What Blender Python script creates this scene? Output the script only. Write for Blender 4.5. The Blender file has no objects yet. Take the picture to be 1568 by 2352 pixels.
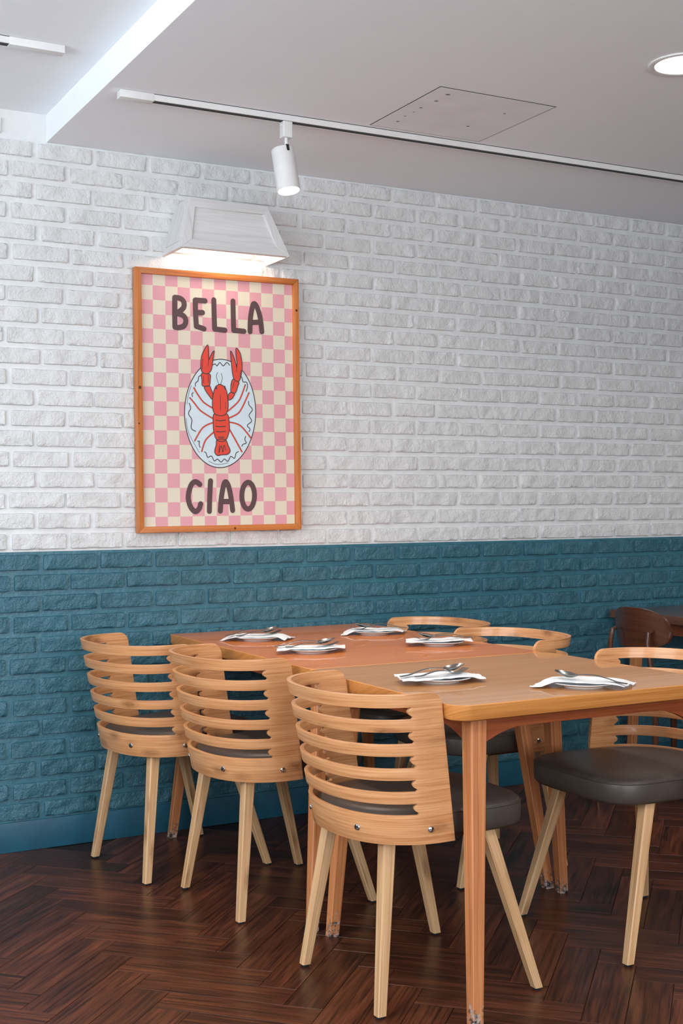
import bpy, bmesh, math, random
from math import pi, sin, cos, radians
from mathutils import Vector, Matrix, noise
S = bpy.context.scene
C = S.collection
random.seed(7)

# ------------------------------------------------------------------ camera
F_PX, PPY, YAW, ROLL = 2916.0, 1158.0, radians(28.08), radians(-0.37)
cy_, sy_ = cos(YAW), sin(YAW); cr, sr = cos(ROLL), sin(ROLL)
r0 = Vector((cy_, -sy_, 0)); d0 = Vector((0, 0, -1)); fw = Vector((sy_, cy_, 0))
rx = r0 * cr - d0 * sr; dn = r0 * sr + d0 * cr
cd = bpy.data.cameras.new('camera'); cam = bpy.data.objects.new('camera', cd); C.objects.link(cam)
cam.matrix_world = Matrix(((rx.x, -dn.x, -fw.x, 0), (rx.y, -dn.y, -fw.y, 0), (rx.z, -dn.z, -fw.z, 1.2), (0, 0, 0, 1)))
cd.sensor_fit = 'HORIZONTAL'; cd.sensor_width = 36; cd.lens = F_PX / 1568 * 36; cd.shift_y = -(1176 - PPY) / 1568
S.camera = cam

# ------------------------------------------------------------------ world, daylight, exposure
S.view_settings.view_transform = 'Standard'; S.view_settings.look = 'None'
S.view_settings.gamma = 1; S.view_settings.use_curve_mapping = False
S.view_settings.exposure = 0.0
w = bpy.data.worlds.new('world'); S.world = w; w.use_nodes = True
w.node_tree.nodes['Background'].inputs[0].default_value = (0.62, 0.78, 1.0, 1)
w.node_tree.nodes['Background'].inputs[1].default_value = 0.6

def area(name, loc, target, sx, sy, power, col, spread=180):
    l = bpy.data.lights.new(name, 'AREA'); l.shape = 'RECTANGLE'; l.size = sx; l.size_y = sy; l.energy = power; l.color = col
    l.spread = radians(spread)
    o = bpy.data.objects.new(name, l); C.objects.link(o); o.location = loc
    o.rotation_euler = (Vector(target) - Vector(loc)).to_track_quat('-Z', 'Y').to_euler()
    return o
# daylight entering by the shop-front glazing on the left; fill lamp added behind the camera
area('daylight_or_fill', (-1.5, 1.9, 1.70), (1.2, 2.9, 2.5), 3.0, 1.3, 100, (0.90, 0.96, 1.0))
area('daylight_or_fill', (0.9, -2.3, 1.45), (1.5, 1.6, 4.4), 3.4, 1.5, 165, (0.97, 0.985, 1.0))

# ------------------------------------------------------------------ materials
def lin(c):
    return tuple(((v / 255) / 12.92 if v <= 10 else ((v / 255 + 0.055) / 1.055) ** 2.4) for v in c) + (1,)
def new_mat(name):
    m = bpy.data.materials.new(name); m.use_nodes = True
    nt = m.node_tree; b = nt.nodes['Principled BSDF']
    return m, nt, b
def N(nt, t, **k):
    n = nt.nodes.new(t)
    for a, v in k.items():
        if a.startswith('i_'): n.inputs[a[2:]].default_value = v
        else: setattr(n, a, v)
    return n
def coords(nt, scale, kind='UV', rnd=True, rot=0.0):
    tc = N(nt, 'ShaderNodeTexCoord'); mp = N(nt, 'ShaderNodeMapping'); mp.inputs['Scale'].default_value = scale
    mp.inputs['Rotation'].default_value = (0, 0, rot)
    src = tc.outputs[kind]
    if rnd:
        oi = N(nt, 'ShaderNodeObjectInfo'); ge = N(nt, 'ShaderNodeNewGeometry')
        a = N(nt, 'ShaderNodeMath', operation='ADD'); nt.links.new(oi.outputs['Random'], a.inputs[0]); nt.links.new(ge.outputs['Random Per Island'], a.inputs[1])
        c3 = N(nt, 'ShaderNodeVectorMath', operation='SCALE'); c3.inputs[0].default_value = (7.3, 3.1, 5.7); nt.links.new(a.outputs[0], c3.inputs['Scale'])
        ad = N(nt, 'ShaderNodeVectorMath', operation='ADD'); nt.links.new(src, ad.inputs[0]); nt.links.new(c3.outputs[0], ad.inputs[1])
        src = ad.outputs[0]
    nt.links.new(src, mp.inputs['Vector'])
    return mp.outputs[0]
def ramp(nt, fac, stops):
    r = N(nt, 'ShaderNodeValToRGB'); e = r.color_ramp.elements
    while len(e) < len(stops): e.new(0.5)
    for el, (p, c) in zip(e, stops): el.position = p; el.color = c
    nt.links.new(fac, r.inputs[0]); return r.outputs[0]
def noise_n(nt, vec, scale, detail=4, rough=0.55, dist=0.0):
    n = N(nt, 'ShaderNodeTexNoise'); n.inputs['Scale'].default_value = scale; n.inputs['Detail'].default_value = detail
    n.inputs['Roughness'].default_value = rough; n.inputs['Distortion'].default_value = dist
    nt.links.new(vec, n.inputs['Vector']); return n.outputs['Fac']
def bump(nt, b, h, strength, dist, prev=None):
    bp = N(nt, 'ShaderNodeBump'); bp.inputs['Strength'].default_value = strength; bp.inputs['Distance'].default_value = dist
    nt.links.new(h, bp.inputs['Height'])
    if prev is not None: nt.links.new(prev, bp.inputs['Normal'])
    nt.links.new(bp.outputs[0], b.inputs['Normal']); return bp.outputs[0]
def mixc(nt, fac, a, bb, mode='MIX'):
    m = N(nt, 'ShaderNodeMix', data_type='RGBA', blend_type=mode)
    if isinstance(fac, float): m.inputs[0].default_value = fac
    else: nt.links.new(fac, m.inputs[0])
    for s, v in ((6, a), (7, bb)):
        if isinstance(v, tuple): m.inputs[s].default_value = v
        else: nt.links.new(v, m.inputs[s])
    return m.outputs[2]

def wood(name, dark, mid, light, along=3.0, across=70.0, rough=0.42, bmp=0.25, vary=0.25, knots=False, spec=0.5, wear=False, coat=0.0, rot=0.0, fine=0.35):
    m, nt, b = new_mat(name)
    v = coords(nt, (along, across, 1), rot=rot)
    n1 = noise_n(nt, v, 1.0, 6, 0.6, 0.6)
    col = ramp(nt, n1, [(0.30, lin(dark)), (0.5, lin(mid)), (0.72, lin(light))])
    v2 = coords(nt, (along * 2.2, across * 4, 1), rot=rot)
    n2 = noise_n(nt, v2, 1.0, 3, 0.6)
    col = mixc(nt, fine, col, ramp(nt, n2, [(0.35, lin(dark)), (0.6, lin(light))]), 'OVERLAY' if False else 'MIX')
    if knots:
        vk = coords(nt, (6, 16, 1))
        vo = N(nt, 'ShaderNodeTexVoronoi'); nt.links.new(vk, vo.inputs['Vector']); vo.inputs['Scale'].default_value = 1.0
        k = N(nt, 'ShaderNodeMapRange'); k.inputs[1].default_value = 0.08; k.inputs[2].default_value = 0.30; k.inputs[3].default_value = 1.1; k.inputs[4].default_value = 0.0
        nt.links.new(vo.outputs['Distance'], k.inputs[0])
        vn = coords(nt, (60, 260, 1)); nn = noise_n(nt, vn, 1.0, 2)
        mm = N(nt, 'ShaderNodeMath', operation='MULTIPLY'); nt.links.new(k.outputs[0], mm.inputs[0]); nt.links.new(nn, mm.inputs[1])
        col = mixc(nt, mm.outputs[0], col, lin((112, 66, 34)))
    if wear:
        tc = N(nt, 'ShaderNodeTexCoord'); sx = N(nt, 'ShaderNodeSeparateXYZ'); nt.links.new(tc.outputs['Object'], sx.inputs[0])
        mr = N(nt, 'ShaderNodeMapRange'); mr.inputs[1].default_value = 0.16; mr.inputs[2].default_value = 0.0; mr.inputs[4].default_value = 0.52; nt.links.new(sx.outputs['Z'], mr.inputs[0])
        nz = noise_n(nt, tc.outputs['Object'], 45, 5, 0.7)
        mu = N(nt, 'ShaderNodeMath', operation='ADD'); nt.links.new(mr.outputs[0], mu.inputs[0]); nt.links.new(nz, mu.inputs[1])
        f = ramp(nt, mu.outputs[0], [(0.88, (0, 0, 0, 1)), (1.0, (1, 1, 1, 1))])
        f2 = ramp(nt, noise_n(nt, tc.outputs['Object'], 80, 4, 0.7), [(0.45, lin((40, 36, 34))), (0.6, lin((190, 170, 160)))])
        fb = N(nt, 'ShaderNodeRGBToBW'); nt.links.new(f, fb.inputs[0])
        col = mixc(nt, fb.outputs[0], col, f2)
    oi = N(nt, 'ShaderNodeObjectInfo'); ge = N(nt, 'ShaderNodeNewGeometry')
    a = N(nt, 'ShaderNodeMath', operation='ADD'); nt.links.new(oi.outputs['Random'], a.inputs[0]); nt.links.new(ge.outputs['Random Per Island'], a.inputs[1])
    fr = N(nt, 'ShaderNodeMath', operation='FRACT'); nt.links.new(a.outputs[0], fr.inputs[0])
    mr = N(nt, 'ShaderNodeMapRange'); mr.inputs[3].default_value = 1 - vary; mr.inputs[4].default_value = 1 + vary; nt.links.new(fr.outputs[0], mr.inputs[0])
    hs = N(nt, 'ShaderNodeHueSaturation'); nt.links.new(mr.outputs[0], hs.inputs['Value']); nt.links.new(col, hs.inputs['Color'])
    nt.links.new(hs.outputs[0], b.inputs['Base Color'])
    b.inputs['Roughness'].default_value = rough; b.inputs['Specular IOR Level'].default_value = spec
    b.inputs['Coat Weight'].default_value = coat; b.inputs['Coat Roughness'].default_value = 0.05
    bump(nt, b, n1, bmp, 0.002)
    return m
def paint(name, col, rough=0.6, bscale=120, bstr=0.3, bdist=0.002, mottle=0.08, bscale2=0, kind='Object', coat=0.0, spec=0.5):
    m, nt, b = new_mat(name)
    v = coords(nt, (1, 1, 1), kind)
    n = noise_n(nt, v, 9, 4)
    c = lin(col)
    dk = tuple(x * (1 - mottle * 2) for x in c[:3]) + (1,); lt = tuple(min(1, x * (1 + mottle)) for x in c[:3]) + (1,)
    nt.links.new(ramp(nt, n, [(0.35, dk), (0.65, lt)]), b.inputs['Base Color'])
    h = noise_n(nt, v, bscale, 5, 0.65)
    p = bump(nt, b, h, bstr, bdist)
    if bscale2: bump(nt, b, noise_n(nt, v, bscale2, 5, 0.65, 0.15), bstr, bdist * 3, p)
    b.inputs['Roughness'].default_value = rough; b.inputs['Coat Weight'].default_value = coat; b.inputs['Specular IOR Level'].default_value = spec
    return m
def plain(name, col, rough=0.5, metal=0.0, emit=0.0, ecol=None):
    m, nt, b = new_mat(name)
    n = noise_n(nt, coords(nt, (1, 1, 1), 'Object'), 30, 3); c = lin(col)
    nt.links.new(ramp(nt, n, [(0.3, tuple(x * 0.94 for x in c[:3]) + (1,)), (0.7, c)]), b.inputs['Base Color'])
    b.inputs['Roughness'].default_value = rough; b.inputs['Metallic'].default_value = metal
    if emit: b.inputs['Emission Color'].default_value = ecol or c; b.inputs['Emission Strength'].default_value = emit
    return m

M = {}
M['white_brick'] = paint('white_painted_brick', (215, 217, 218), 0.5, 75, 0.75, 0.004, 0.03, 24)
M['white_mortar'] = paint('white_painted_mortar', (218, 220, 221), 0.55, 60, 0.35, 0.003, 0.03, 18)
M['teal_brick'] = paint('teal_painted_brick', (55, 104, 120), 0.33, 75, 0.9, 0.004, 0.06, 24)
M['teal_mortar'] = paint('teal_painted_mortar', (60, 110, 126), 0.35, 60, 0.4, 0.003, 0.05, 18)
M['teal_base'] = paint('teal_painted_plinth', (30, 86, 108), 0.4, 50, 0.25, 0.002, 0.08)
M['ceiling'] = paint('white_ceiling_plaster', (240, 245, 250), 0.8, 90, 0.08, 0.001, 0.004)
M['hatch'] = paint('greyed_hatch_board', (234, 238, 242), 0.8, 60, 0.2, 0.001, 0.02)
M['white_metal'] = plain('white_enamel', (222, 222, 222), 0.4)
M['white_wood'] = wood('white_painted_wood', (196, 196, 196), (214, 214, 214), (224, 224, 224), 3, 50, 0.5, 0.2, 0.02)
M['black'] = plain('black_groove', (22, 24, 24), 0.6)
M['bamboo'] = wood('bamboo_plywood', (172, 110, 64), (206, 146, 96), (222, 170, 122), 2.6, 85, 0.38, 0.15, 0.05, knots=True, coat=0.15)
M['bamboo_leg'] = wood('pale_bamboo_leg', (176, 130, 86), (208, 164, 118), (224, 188, 146), 2.5, 90, 0.45, 0.2, 0.08, knots=True)
M['table'] = wood('tan_oak_veneer', (158, 102, 54), (184, 126, 70), (198, 144, 88), 1.3, 60, 0.45, 0.08, 0.0, coat=0.5)
M['table_far'] = wood('orange_oak_veneer', (176, 92, 34), (206, 116, 46), (220, 134, 62), 1.3, 60, 0.42, 0.08, 0.0, coat=0.5)
M['table_edge'] = wood('honey_wood_edge', (168, 104, 46), (196, 128, 64), (212, 146, 82), 2.0, 60, 0.4, 0.15, 0.0)
M['table_leg'] = wood('worn_orange_table_leg', (150, 84, 44), (190, 118, 68), (212, 146, 96), 2.2, 130, 0.5, 0.3, 0.08, wear=True)
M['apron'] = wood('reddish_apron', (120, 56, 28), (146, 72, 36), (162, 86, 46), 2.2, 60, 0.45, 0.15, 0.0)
M['leather'] = paint('dark_taupe_leather', (72, 64, 59), 0.42, 260, 0.25, 0.0008, 0.06)
M['chrome'] = plain('chrome', (190, 195, 198), 0.15, 1.0)
M['steel'] = plain('stainless_steel', (150, 150, 148), 0.22, 1.0)
M['porcelain'] = plain('white_porcelain', (228, 230, 232), 0.15)
M['paper'] = paint('white_paper_napkin', (226, 228, 230), 0.75, 160, 0.2, 0.0008, 0.02)
M['rubber'] = plain('dark_blue_glide', (20, 44, 54), 0.5)
M['plank'] = wood('walnut_parquet', (26, 13, 9), (60, 30, 19), (112, 62, 40), 2.6, 34, 0.32, 0.12, 0.32, spec=0.33, fine=0.4)
M['subfloor'] = plain('dark_floor_joint', (18, 11, 8), 0.8)
M['pine'] = wood('orange_pine_frame', (160, 84, 34), (190, 112, 52), (206, 132, 74), 2.2, 70, 0.4, 0.15, 0.06)
M['dark_wood'] = wood('dark_brown_plywood', (52, 28, 18), (74, 40, 25), (92, 52, 32), 2.2, 50, 0.3, 0.1, 0.05, coat=0.4)
M['dark_table'] = wood('dark_table_veneer', (86, 52, 36), (108, 68, 48), (122, 80, 58), 1.8, 40, 0.3, 0.1, 0.0, coat=0.4)
M['lamp_glow'] = plain('lamp_glow', (255, 244, 226), 0.5, 0, 9.0, (1.0, 0.90, 0.76, 1))
M['down_glow'] = plain('downlight_glow', (255, 238, 222), 0.5, 0, 8.0, (1.0, 0.86, 0.74, 1))
M['shell_dark'] = plain('far_wall_paint', (74, 70, 66), 0.8)
# poster inks
m, nt, b = new_mat('poster_checks')
tc = N(nt, 'ShaderNodeTexCoord'); sp = N(nt, 'ShaderNodeSeparateXYZ'); nt.links.new(tc.outputs['Object'], sp.inputs[0])
def cell(out, off, size):
    a = N(nt, 'ShaderNodeMath', operation='ADD'); nt.links.new(out, a.inputs[0]); a.inputs[1].default_value = off
    d = N(nt, 'ShaderNodeMath', operation='DIVIDE'); nt.links.new(a.outputs[0], d.inputs[0]); d.inputs[1].default_value = size
    f = N(nt, 'ShaderNodeMath', operation='FLOOR'); nt.links.new(d.outputs[0], f.inputs[0]); return f.outputs[0]
cx = cell(sp.outputs['X'], 0.306, 0.0481); cz = cell(sp.outputs['Z'], -0.4605 + 0.78 * 0.0527 + 0.0527 * 100, 0.0527)
ad = N(nt, 'ShaderNodeMath', operation='ADD'); nt.links.new(cx, ad.inputs[0]); nt.links.new(cz, ad.inputs[1])
md = N(nt, 'ShaderNodeMath', operation='FLOORED_MODULO'); nt.links.new(ad.outputs[0], md.inputs[0]); md.inputs[1].default_value = 2
nt.links.new(mixc(nt, md.outputs[0], lin((216, 157, 166)), lin((218, 210, 190))), b.inputs['Base Color'])
b.inputs['Roughness'].default_value = 0.45
M['checks'] = m
M['ink_lettering'] = plain('plum_lettering_ink', (88, 64, 66), 0.6)
M['ink_line'] = plain('charcoal_line_ink', (70, 54, 56), 0.5)
M['ink_red'] = plain('lobster_red_ink', (222, 70, 50), 0.5)
M['ink_blue'] = plain('pale_blue_ink', (206, 224, 232), 0.5)

# ------------------------------------------------------------------ mesh helpers
class MB:
    def __init__(s): s.v = []; s.f = []; s.uv = []
    def face(s, idx, uvs): s.f.append(tuple(idx)); s.uv.append(uvs)
    def add(s, verts, faces, grain=None):
        """faces on verts; uv = (along grain, across) in metres by dominant plane"""
        o = len(s.v); s.v += [tuple(p) for p in verts]
        P = [Vector(p) for p in verts]
        mn = [min(p[i] for p in P) for i in range(3)]; mx = [max(p[i] for p in P) for i in range(3)]
        if grain is None: grain = max(range(3), key=lambda i: mx[i] - mn[i])
        oth = [i for i in range(3) if i != grain]
        for f in faces:
            n = Vector((0, 0, 0))
            for i in range(len(f)): a = P[f[i]]; bb = P[f[(i + 1) % len(f)]]; n += a.cross(bb)
            k = oth[0] if abs(n[oth[0]]) < abs(n[oth[1]]) else oth[1]
            q = oth[1] if k == oth[0] else oth[0]
            s.face([i + o for i in f], [(P[i][grain], P[i][k] + P[i][q] * 0.37) for i in f])
    def box(s, x0, x1, y0, y1, z0, z1, grain=None):
        s.add([(x0, y0, z0), (x1, y0, z0), (x1, y1, z0), (x0, y1, z0), (x0, y0, z1), (x1, y0, z1), (x1, y1, z1), (x0, y1, z1)],
              [(0, 3, 2, 1), (4, 5, 6, 7), (0, 1, 5, 4), (1, 2, 6, 5), (2, 3, 7, 6), (3, 0, 4, 7)], grain)
    def loft(s, rings, cap=True, grain=2, closed=True):
        """rings: lists of equal point counts"""
        n = len(rings[0]); V = [p for r in rings for p in r]; F = []
        for i in range(len(rings) - 1):
            for j in range(n if closed else n - 1):
                k = (j + 1) % n; F.append((i * n + j, i * n + k, (i + 1) * n + k, (i + 1) * n + j))
        if cap: F.append(tuple(range(n))[::-1]); F.append(tuple((len(rings) - 1) * n + j for j in range(n)))
        s.add(V, F, grain)
    def tube(s, pts, r, n=10, grain=None):
        rings = []; pts = [Vector(p) for p in pts]; prev = None
        for i, p in enumerate(pts):
            t = (pts[min(i + 1, len(pts) - 1)] - pts[max(i - 1, 0)]).normalized()
            up = Vector((0, 0, 1)) if abs(t.z) < 0.9 else Vector((1, 0, 0))
            if prev is not None: up = prev
            a = t.cross(up).normalized(); bb = a.cross(t).normalized(); prev = bb
            rr = r[i] if isinstance(r, (list, tuple)) else r
            rings.append([tuple(p + (a * cos(2 * pi * k / n) + bb * sin(2 * pi * k / n)) * rr) for k in range(n)])
        s.loft(rings, True, grain)
    def lathe(s, prof, n=40, cx=0, cy=0):
        rings = [[(cx + r * cos(2 * pi * k / n), cy + r * sin(2 * pi * k / n), z) for k in range(n)] for r, z in prof]
        s.loft(rings, True, 2)
    def build(s, name, mat, parent=None, smooth=35, bevel=0.0, seg=2):
        me = bpy.data.meshes.new(name); me.from_pydata(s.v, [], s.f)
        ul = me.uv_layers.new(name='UVMap')
        flat = [c for f in s.uv for uv in f for c in uv]
        ul.data.foreach_set('uv', flat)
        bm = bmesh.new(); bm.from_mesh(me)
        bmesh.ops.recalc_face_normals(bm, faces=bm.faces)
        if bevel > 0:
            es = [e for e in bm.edges if len(e.link_faces) == 2 and e.calc_face_angle(0) > radians(38)]
            bmesh.ops.bevel(bm, geom=es, offset=bevel, segments=seg, profile=0.6, affect='EDGES', clamp_overlap=True)
        bm.to_mesh(me); bm.free()
        if smooth:
            me.shade_smooth(); me.set_sharp_from_angle(angle=radians(smooth))
        me.materials.append(mat)
        o = bpy.data.objects.new(name, me); C.objects.link(o)
        if parent is not None: o.parent = parent
        return o
def empty(name, loc=(0, 0, 0), rz=0.0):
    o = bpy.data.objects.new(name, None); C.objects.link(o); o.location = loc; o.rotation_euler = (0, 0, rz); o.empty_display_size = 0.1
    return o
def tag(o, label, cat, group=None, kind=None):
    o['label'] = label; o['category'] = cat
    if group: o['group'] = group
    if kind: o['kind'] = kind
    return o
def struct(o): o['kind'] = 'structure'; return o
KIDS = {}
def copy_tree(o, parent=None):
    c = o.copy(); C.objects.link(c)
    if parent is not None: c.parent = parent
    for k in list(o.children): copy_tree(k, c)
    return c
def super_ring(cx, cy, a, b, z, p=3.0, n=36):
    out = []
    for k in range(n):
        t = 2 * pi * k / n; c, s_ = cos(t), sin(t)
        out.append((cx + a * math.copysign(abs(c) ** (2 / p), c), cy + b * math.copysign(abs(s_) ** (2 / p), s_), z))
    return out
def round_rect(x0, x1, y0, y1, r, z, n=6):
    out = []
    for (cx, cy, a0) in ((x1 - r, y1 - r, 0), (x0 + r, y1 - r, 90), (x0 + r, y0 + r, 180), (x1 - r, y0 + r, 270)):
        for k in range(n + 1):
            a = radians(a0 + 90 * k / n); out.append((cx + r * cos(a), cy + r * sin(a), z))
    return out

# ------------------------------------------------------------------ setting
WY = 4.43                       # mortar plane of the brick wall
ZS, ZU, XS = 2.48, 2.577, 1.195  # soffit height, raised ceiling height, x of the step
X0, X1, Y0 = -1.65, 6.2, -2.45
PITCH, Z_ROW0 = 0.0722, 0.106
Z_DADO = Z_ROW0 + 13 * PITCH - 0.004

def mortar_sheet(name, z0, z1, mat):
    mb = MB(); nx, nz = 220, max(2, int((z1 - z0) / 0.03))
    V = []; 
    for j in range(nz + 1):
        for i in range(nx + 1):
            x = X0 + (X1 - X0) * i / nx; z = z0 + (z1 - z0) * j / nz
            V.append((x, WY + 0.0015 * noise.noise(Vector((x * 9, z * 14, 3.3))), z))
    F = [(j * (nx + 1) + i, j * (nx + 1) + i + 1, (j + 1) * (nx + 1) + i + 1, (j + 1) * (nx + 1) + i) for j in range(nz) for i in range(nx)]
    mb.add(V, F, 0); mb.box(X0, X1, WY + 0.01, WY + 0.15, z0, z1, 0)
    o = mb.build(name, mat); return struct(o)
wall_w = mortar_sheet('wall_back', Z_DADO, ZU + 0.12, M['white_mortar'])
wall_t = mortar_sheet('wall_back_lower', 0.0, Z_DADO, M['teal_mortar'])

def brick_verts(L, Hh, seed):
    nx, nz = 20, 8; V = []; F = []; rnd = random.Random(seed)
    cut = [rnd.uniform(-0.002, 0.0025) for _ in range(4)]
    for j in range(nz + 1):
        for i in range(nx + 1):
            u = i / nx * 2 - 1; v = j / nz * 2 - 1
            uu = math.copysign(1 - (1 - abs(u)) ** 1.7, u); vv = math.copysign(1 - (1 - abs(v)) ** 1.5, v)
            # rounded corners
            k = max(0.0, abs(uu) - 0.93) / 0.07; q = max(0.0, abs(vv) - 0.75) / 0.25; rr = k * q
            x = uu * L / 2 * (1 - 0.012 * rr); z = vv * Hh / 2 * (1 - 0.10 * rr)
            edge = 1.0 if (i in (0, nx) or j in (0, nz)) else 0.0
            near = 1.0 if (i in (1, nx - 1) or j in (1, nz - 1)) else 0.0
            P = Vector((x * 26 + seed * 11.3, z * 34, seed * 3.7))
            d = 0.0092 + 0.0040 * noise.fractal(P, 0.7, 2.2, 4) - 0.0008 * near
            if edge: d = -0.004
            x += 0.0016 * noise.noise(Vector((z * 40, seed * 2.2, u))) * (abs(u) > 0.9); z += 0.0014 * noise.noise(Vector((x * 28, seed * 5.1, v))) * (abs(v) > 0.8)
            V.append((x, -d, z))
    for j in range(nz):
        for i in range(nx): a = j * (nx + 1) + i; F.append((a, a + 1, a + nx + 2, a + nx + 1))
    return V, F
NV = 14
BR = {}
for key, mt in (('w', M['white_brick']), ('t', M['teal_brick'])):
    for sdd in range(NV):
        mb = MB(); V, F = brick_verts(0.193, 0.0575, sdd + (40 if key == 't' else 0)); mb.add(V, F, 0)
        o = mb.build('brick', mt, None, 60); BR[key, sdd] = o.data; bpy.data.objects.remove(o)
rows = []
rb = random.Random(3)
for k in range(0, 35):
    z = Z_ROW0 + k * PITCH + 0.0285 + 0.002
    x = X0 + (0.10 if k % 2 else 0.0) + rb.uniform(-0.012, 0.012)
    # phase so joints fall as in the photograph: even rows near 1.150 + n*0.2065, odd rows near 1.053 + n*0.2065
    ph = (1.1575 if k % 2 == 0 else 1.055) + rb.uniform(-0.012, 0.012)
    x = ph - math.ceil((ph - X0) / 0.2065) * 0.2065
    while x < X1:
        L = 0.193 * rb.uniform(0.955, 1.03)
        cx = x + 0.2065 / 2 + rb.uniform(-0.003, 0.003)
        rows.append((k, cx, z + rb.uniform(-0.0015, 0.0015), L / 0.193, rb.randrange(NV), rb.random() < 0.5))
        x += 0.2065
def in_view(x, z):
    return 1.0 < x < 4.2 and z < 2.62
single = {'w': [], 't': []}; rest = {'w': [], 't': []}
for r in rows:
    k, x, z, sc, vi, fl = r
    key = 'w' if k >= 13 else 't'
    top = ZU if x + 0.1 < XS else ZS
    if z + 0.024 > top: continue
    hid = 1.62 < x < 2.05 and 1.16 < z < 2.0
    low_hidden = key == 't' and z < 0.75 and x > 2.9
    (single if in_view(x, z) and not hid and not low_hidden else rest)[key].append(r)
for key in 'wt':
    single[key].sort(key=lambda r: r[1])
    rest[key] += single[key][296:]; single[key] = single[key][:296]
    par = wall_w if key == 'w' else wall_t
    for k, x, z, sc, vi, fl in single[key]:
        o = bpy.data.objects.new('brick', BR[key, vi]); C.objects.link(o); o.parent = par
        o.location = (x, WY, z); o.scale = (sc, 1, 1)
        if fl: o.rotation_euler = (0, pi, 0)
        else: o.rotation_euler = (0, rb.uniform(-0.006, 0.006), 0)
    mb = MB()
    for k, x, z, sc, vi, fl in rest[key]:
        V = [v.co for v in BR[key, vi].vertices]; F = [tuple(p.vertices) for p in BR[key, vi].polygons]
        mb.add([(x + p.x * sc * (-1 if fl else 1), WY + p.y, z + p.z * (-1 if fl else 1)) for p in V], F, 0)
    o = mb.build('far_bricks', M['white_brick' if key == 'w' else 'teal_brick'], par, 60); o['kind'] = 'stuff'

mb = MB(); mb.box(X0, X1, WY - 0.009, WY + 0.01, 0.0, Z_ROW0 - 0.003, 0); struct(mb.build('baseboard_back', M['teal_base'], None, bevel=0.002))

# ceiling: soffit with a step up on the left
mb = MB(); pr = [(X0, ZU), (XS, ZU), (XS, ZS), (X1, ZS), (X1, 2.74), (X0, 2.74)]
mb.add([(x, Y0, z) for x, z in pr] + [(x, WY + 0.0, z) for x, z in pr], [tuple(range(6))[::-1], tuple(range(6, 12))] + [(i, (i + 1) % 6, (i + 1) % 6 + 6, i + 6) for i in range(6)], 0)
struct(mb.build('ceiling', M['ceiling'], None, 30))

# floor slab and herringbone planks (0.40 x 0.10)
mb = MB(); mb.box(X0, X1, Y0, WY + 0.15, -0.06, -0.0032, 0); floor = struct(mb.build('floor', M['subfloor']))
PW, PL = 0.099, 0.396
mb = MB(); g = 0.0007; hw, hl = PW / 2 - g, PL / 2 - g; c = 0.0006
mb.add([(-hl, -hw, -.0032), (hl, -hw, -.0032), (hl, hw, -.0032), (-hl, hw, -.0032), (-hl, -hw, -c), (hl, -hw, -c), (hl, hw, -c), (-hl, hw, -c),
        (-hl + c, -hw + c, 0), (hl - c, -hw + c, 0), (hl - c, hw - c, 0), (-hl + c, hw - c, 0)],
       [(8, 9, 10, 11), (4, 5, 9, 8), (5, 6, 10, 9), (6, 7, 11, 10), (7, 4, 8, 11), (0, 1, 5, 4), (1, 2, 6, 5), (2, 3, 7, 6), (3, 0, 4, 7)], 0)
pk = mb.build('plank', M['plank'], None, 0); PLK = pk.data; bpy.data.objects.remove(pk)
UO, VO = 1.205 - 0.0, 2.78
# local frame: u' = (y-x)/sqrt2 , v = (x+y)/sqrt2 ; unit = plank width
R2 = math.sqrt(2)
U0 = -((1.023 - 3.035) / R2) - PL           # plank lying along u' with its ends here
V0 = (1.023 + 3.035) / R2
def uv2xy(u, v): return ((v - u) / R2, (v + u) / R2)
planks = []
for i in range(-75, 75):
    for j in range(-75, 75):
        if (i - j) % 8 == 0:      # starts at column i, row j, runs +u
            u, v = U0 + i * PW + PL / 2, V0 + j * PW + PW / 2
            x, y = uv2xy(u, v); planks.append((x, y, radians(135)))
        if (j - i) % 8 == 1:      # column i, starts row j, runs +v
            u, v = U0 + i * PW + PW / 2, V0 + j * PW + PL / 2
            x, y = uv2xy(u, v); planks.append((x, y, radians(45)))
def vis(x, y):
    t = (x * fw.x + y * fw.y)
    if t < 2.55: return False
    px = 784 + F_PX * (x * r0.x + y * r0.y) / t
    return -330 < px < 1900
inside = [p for p in planks if X0 + .25 < p[0] < X1 - .25 and Y0 + .25 < p[1] < WY - 0.02]
near = [p for p in inside if vis(p[0], p[1])]
near.sort(key=lambda p: p[0] * fw.x + p[1] * fw.y)
ids = set(near[:295])
for x, y, a in near[:295]:
    o = bpy.data.objects.new('plank', PLK); C.objects.link(o); o.parent = floor; o.location = (x, y, random.uniform(-0.0002, 0)); o.rotation_euler = (0, 0, a + (pi if random.random() < .5 else 0))
mb = MB(); base = [v.co for v in PLK.vertices]; fc = [tuple(p.vertices) for p in PLK.polygons]
for p in inside:
    if p in ids: continue
    x, y, a = p; off = len(mb.v); ca, sa = cos(a), sin(a)
    mb.v += [(x + q.x * ca - q.y * sa, y + q.x * sa + q.y * ca, q.z) for q in base]
    for f in fc: mb.face([k + off for k in f], [(base[k].x, base[k].y) for k in f])
o = mb.build('far_planks', M['plank'], floor, 0); o['kind'] = 'stuff'

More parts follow.
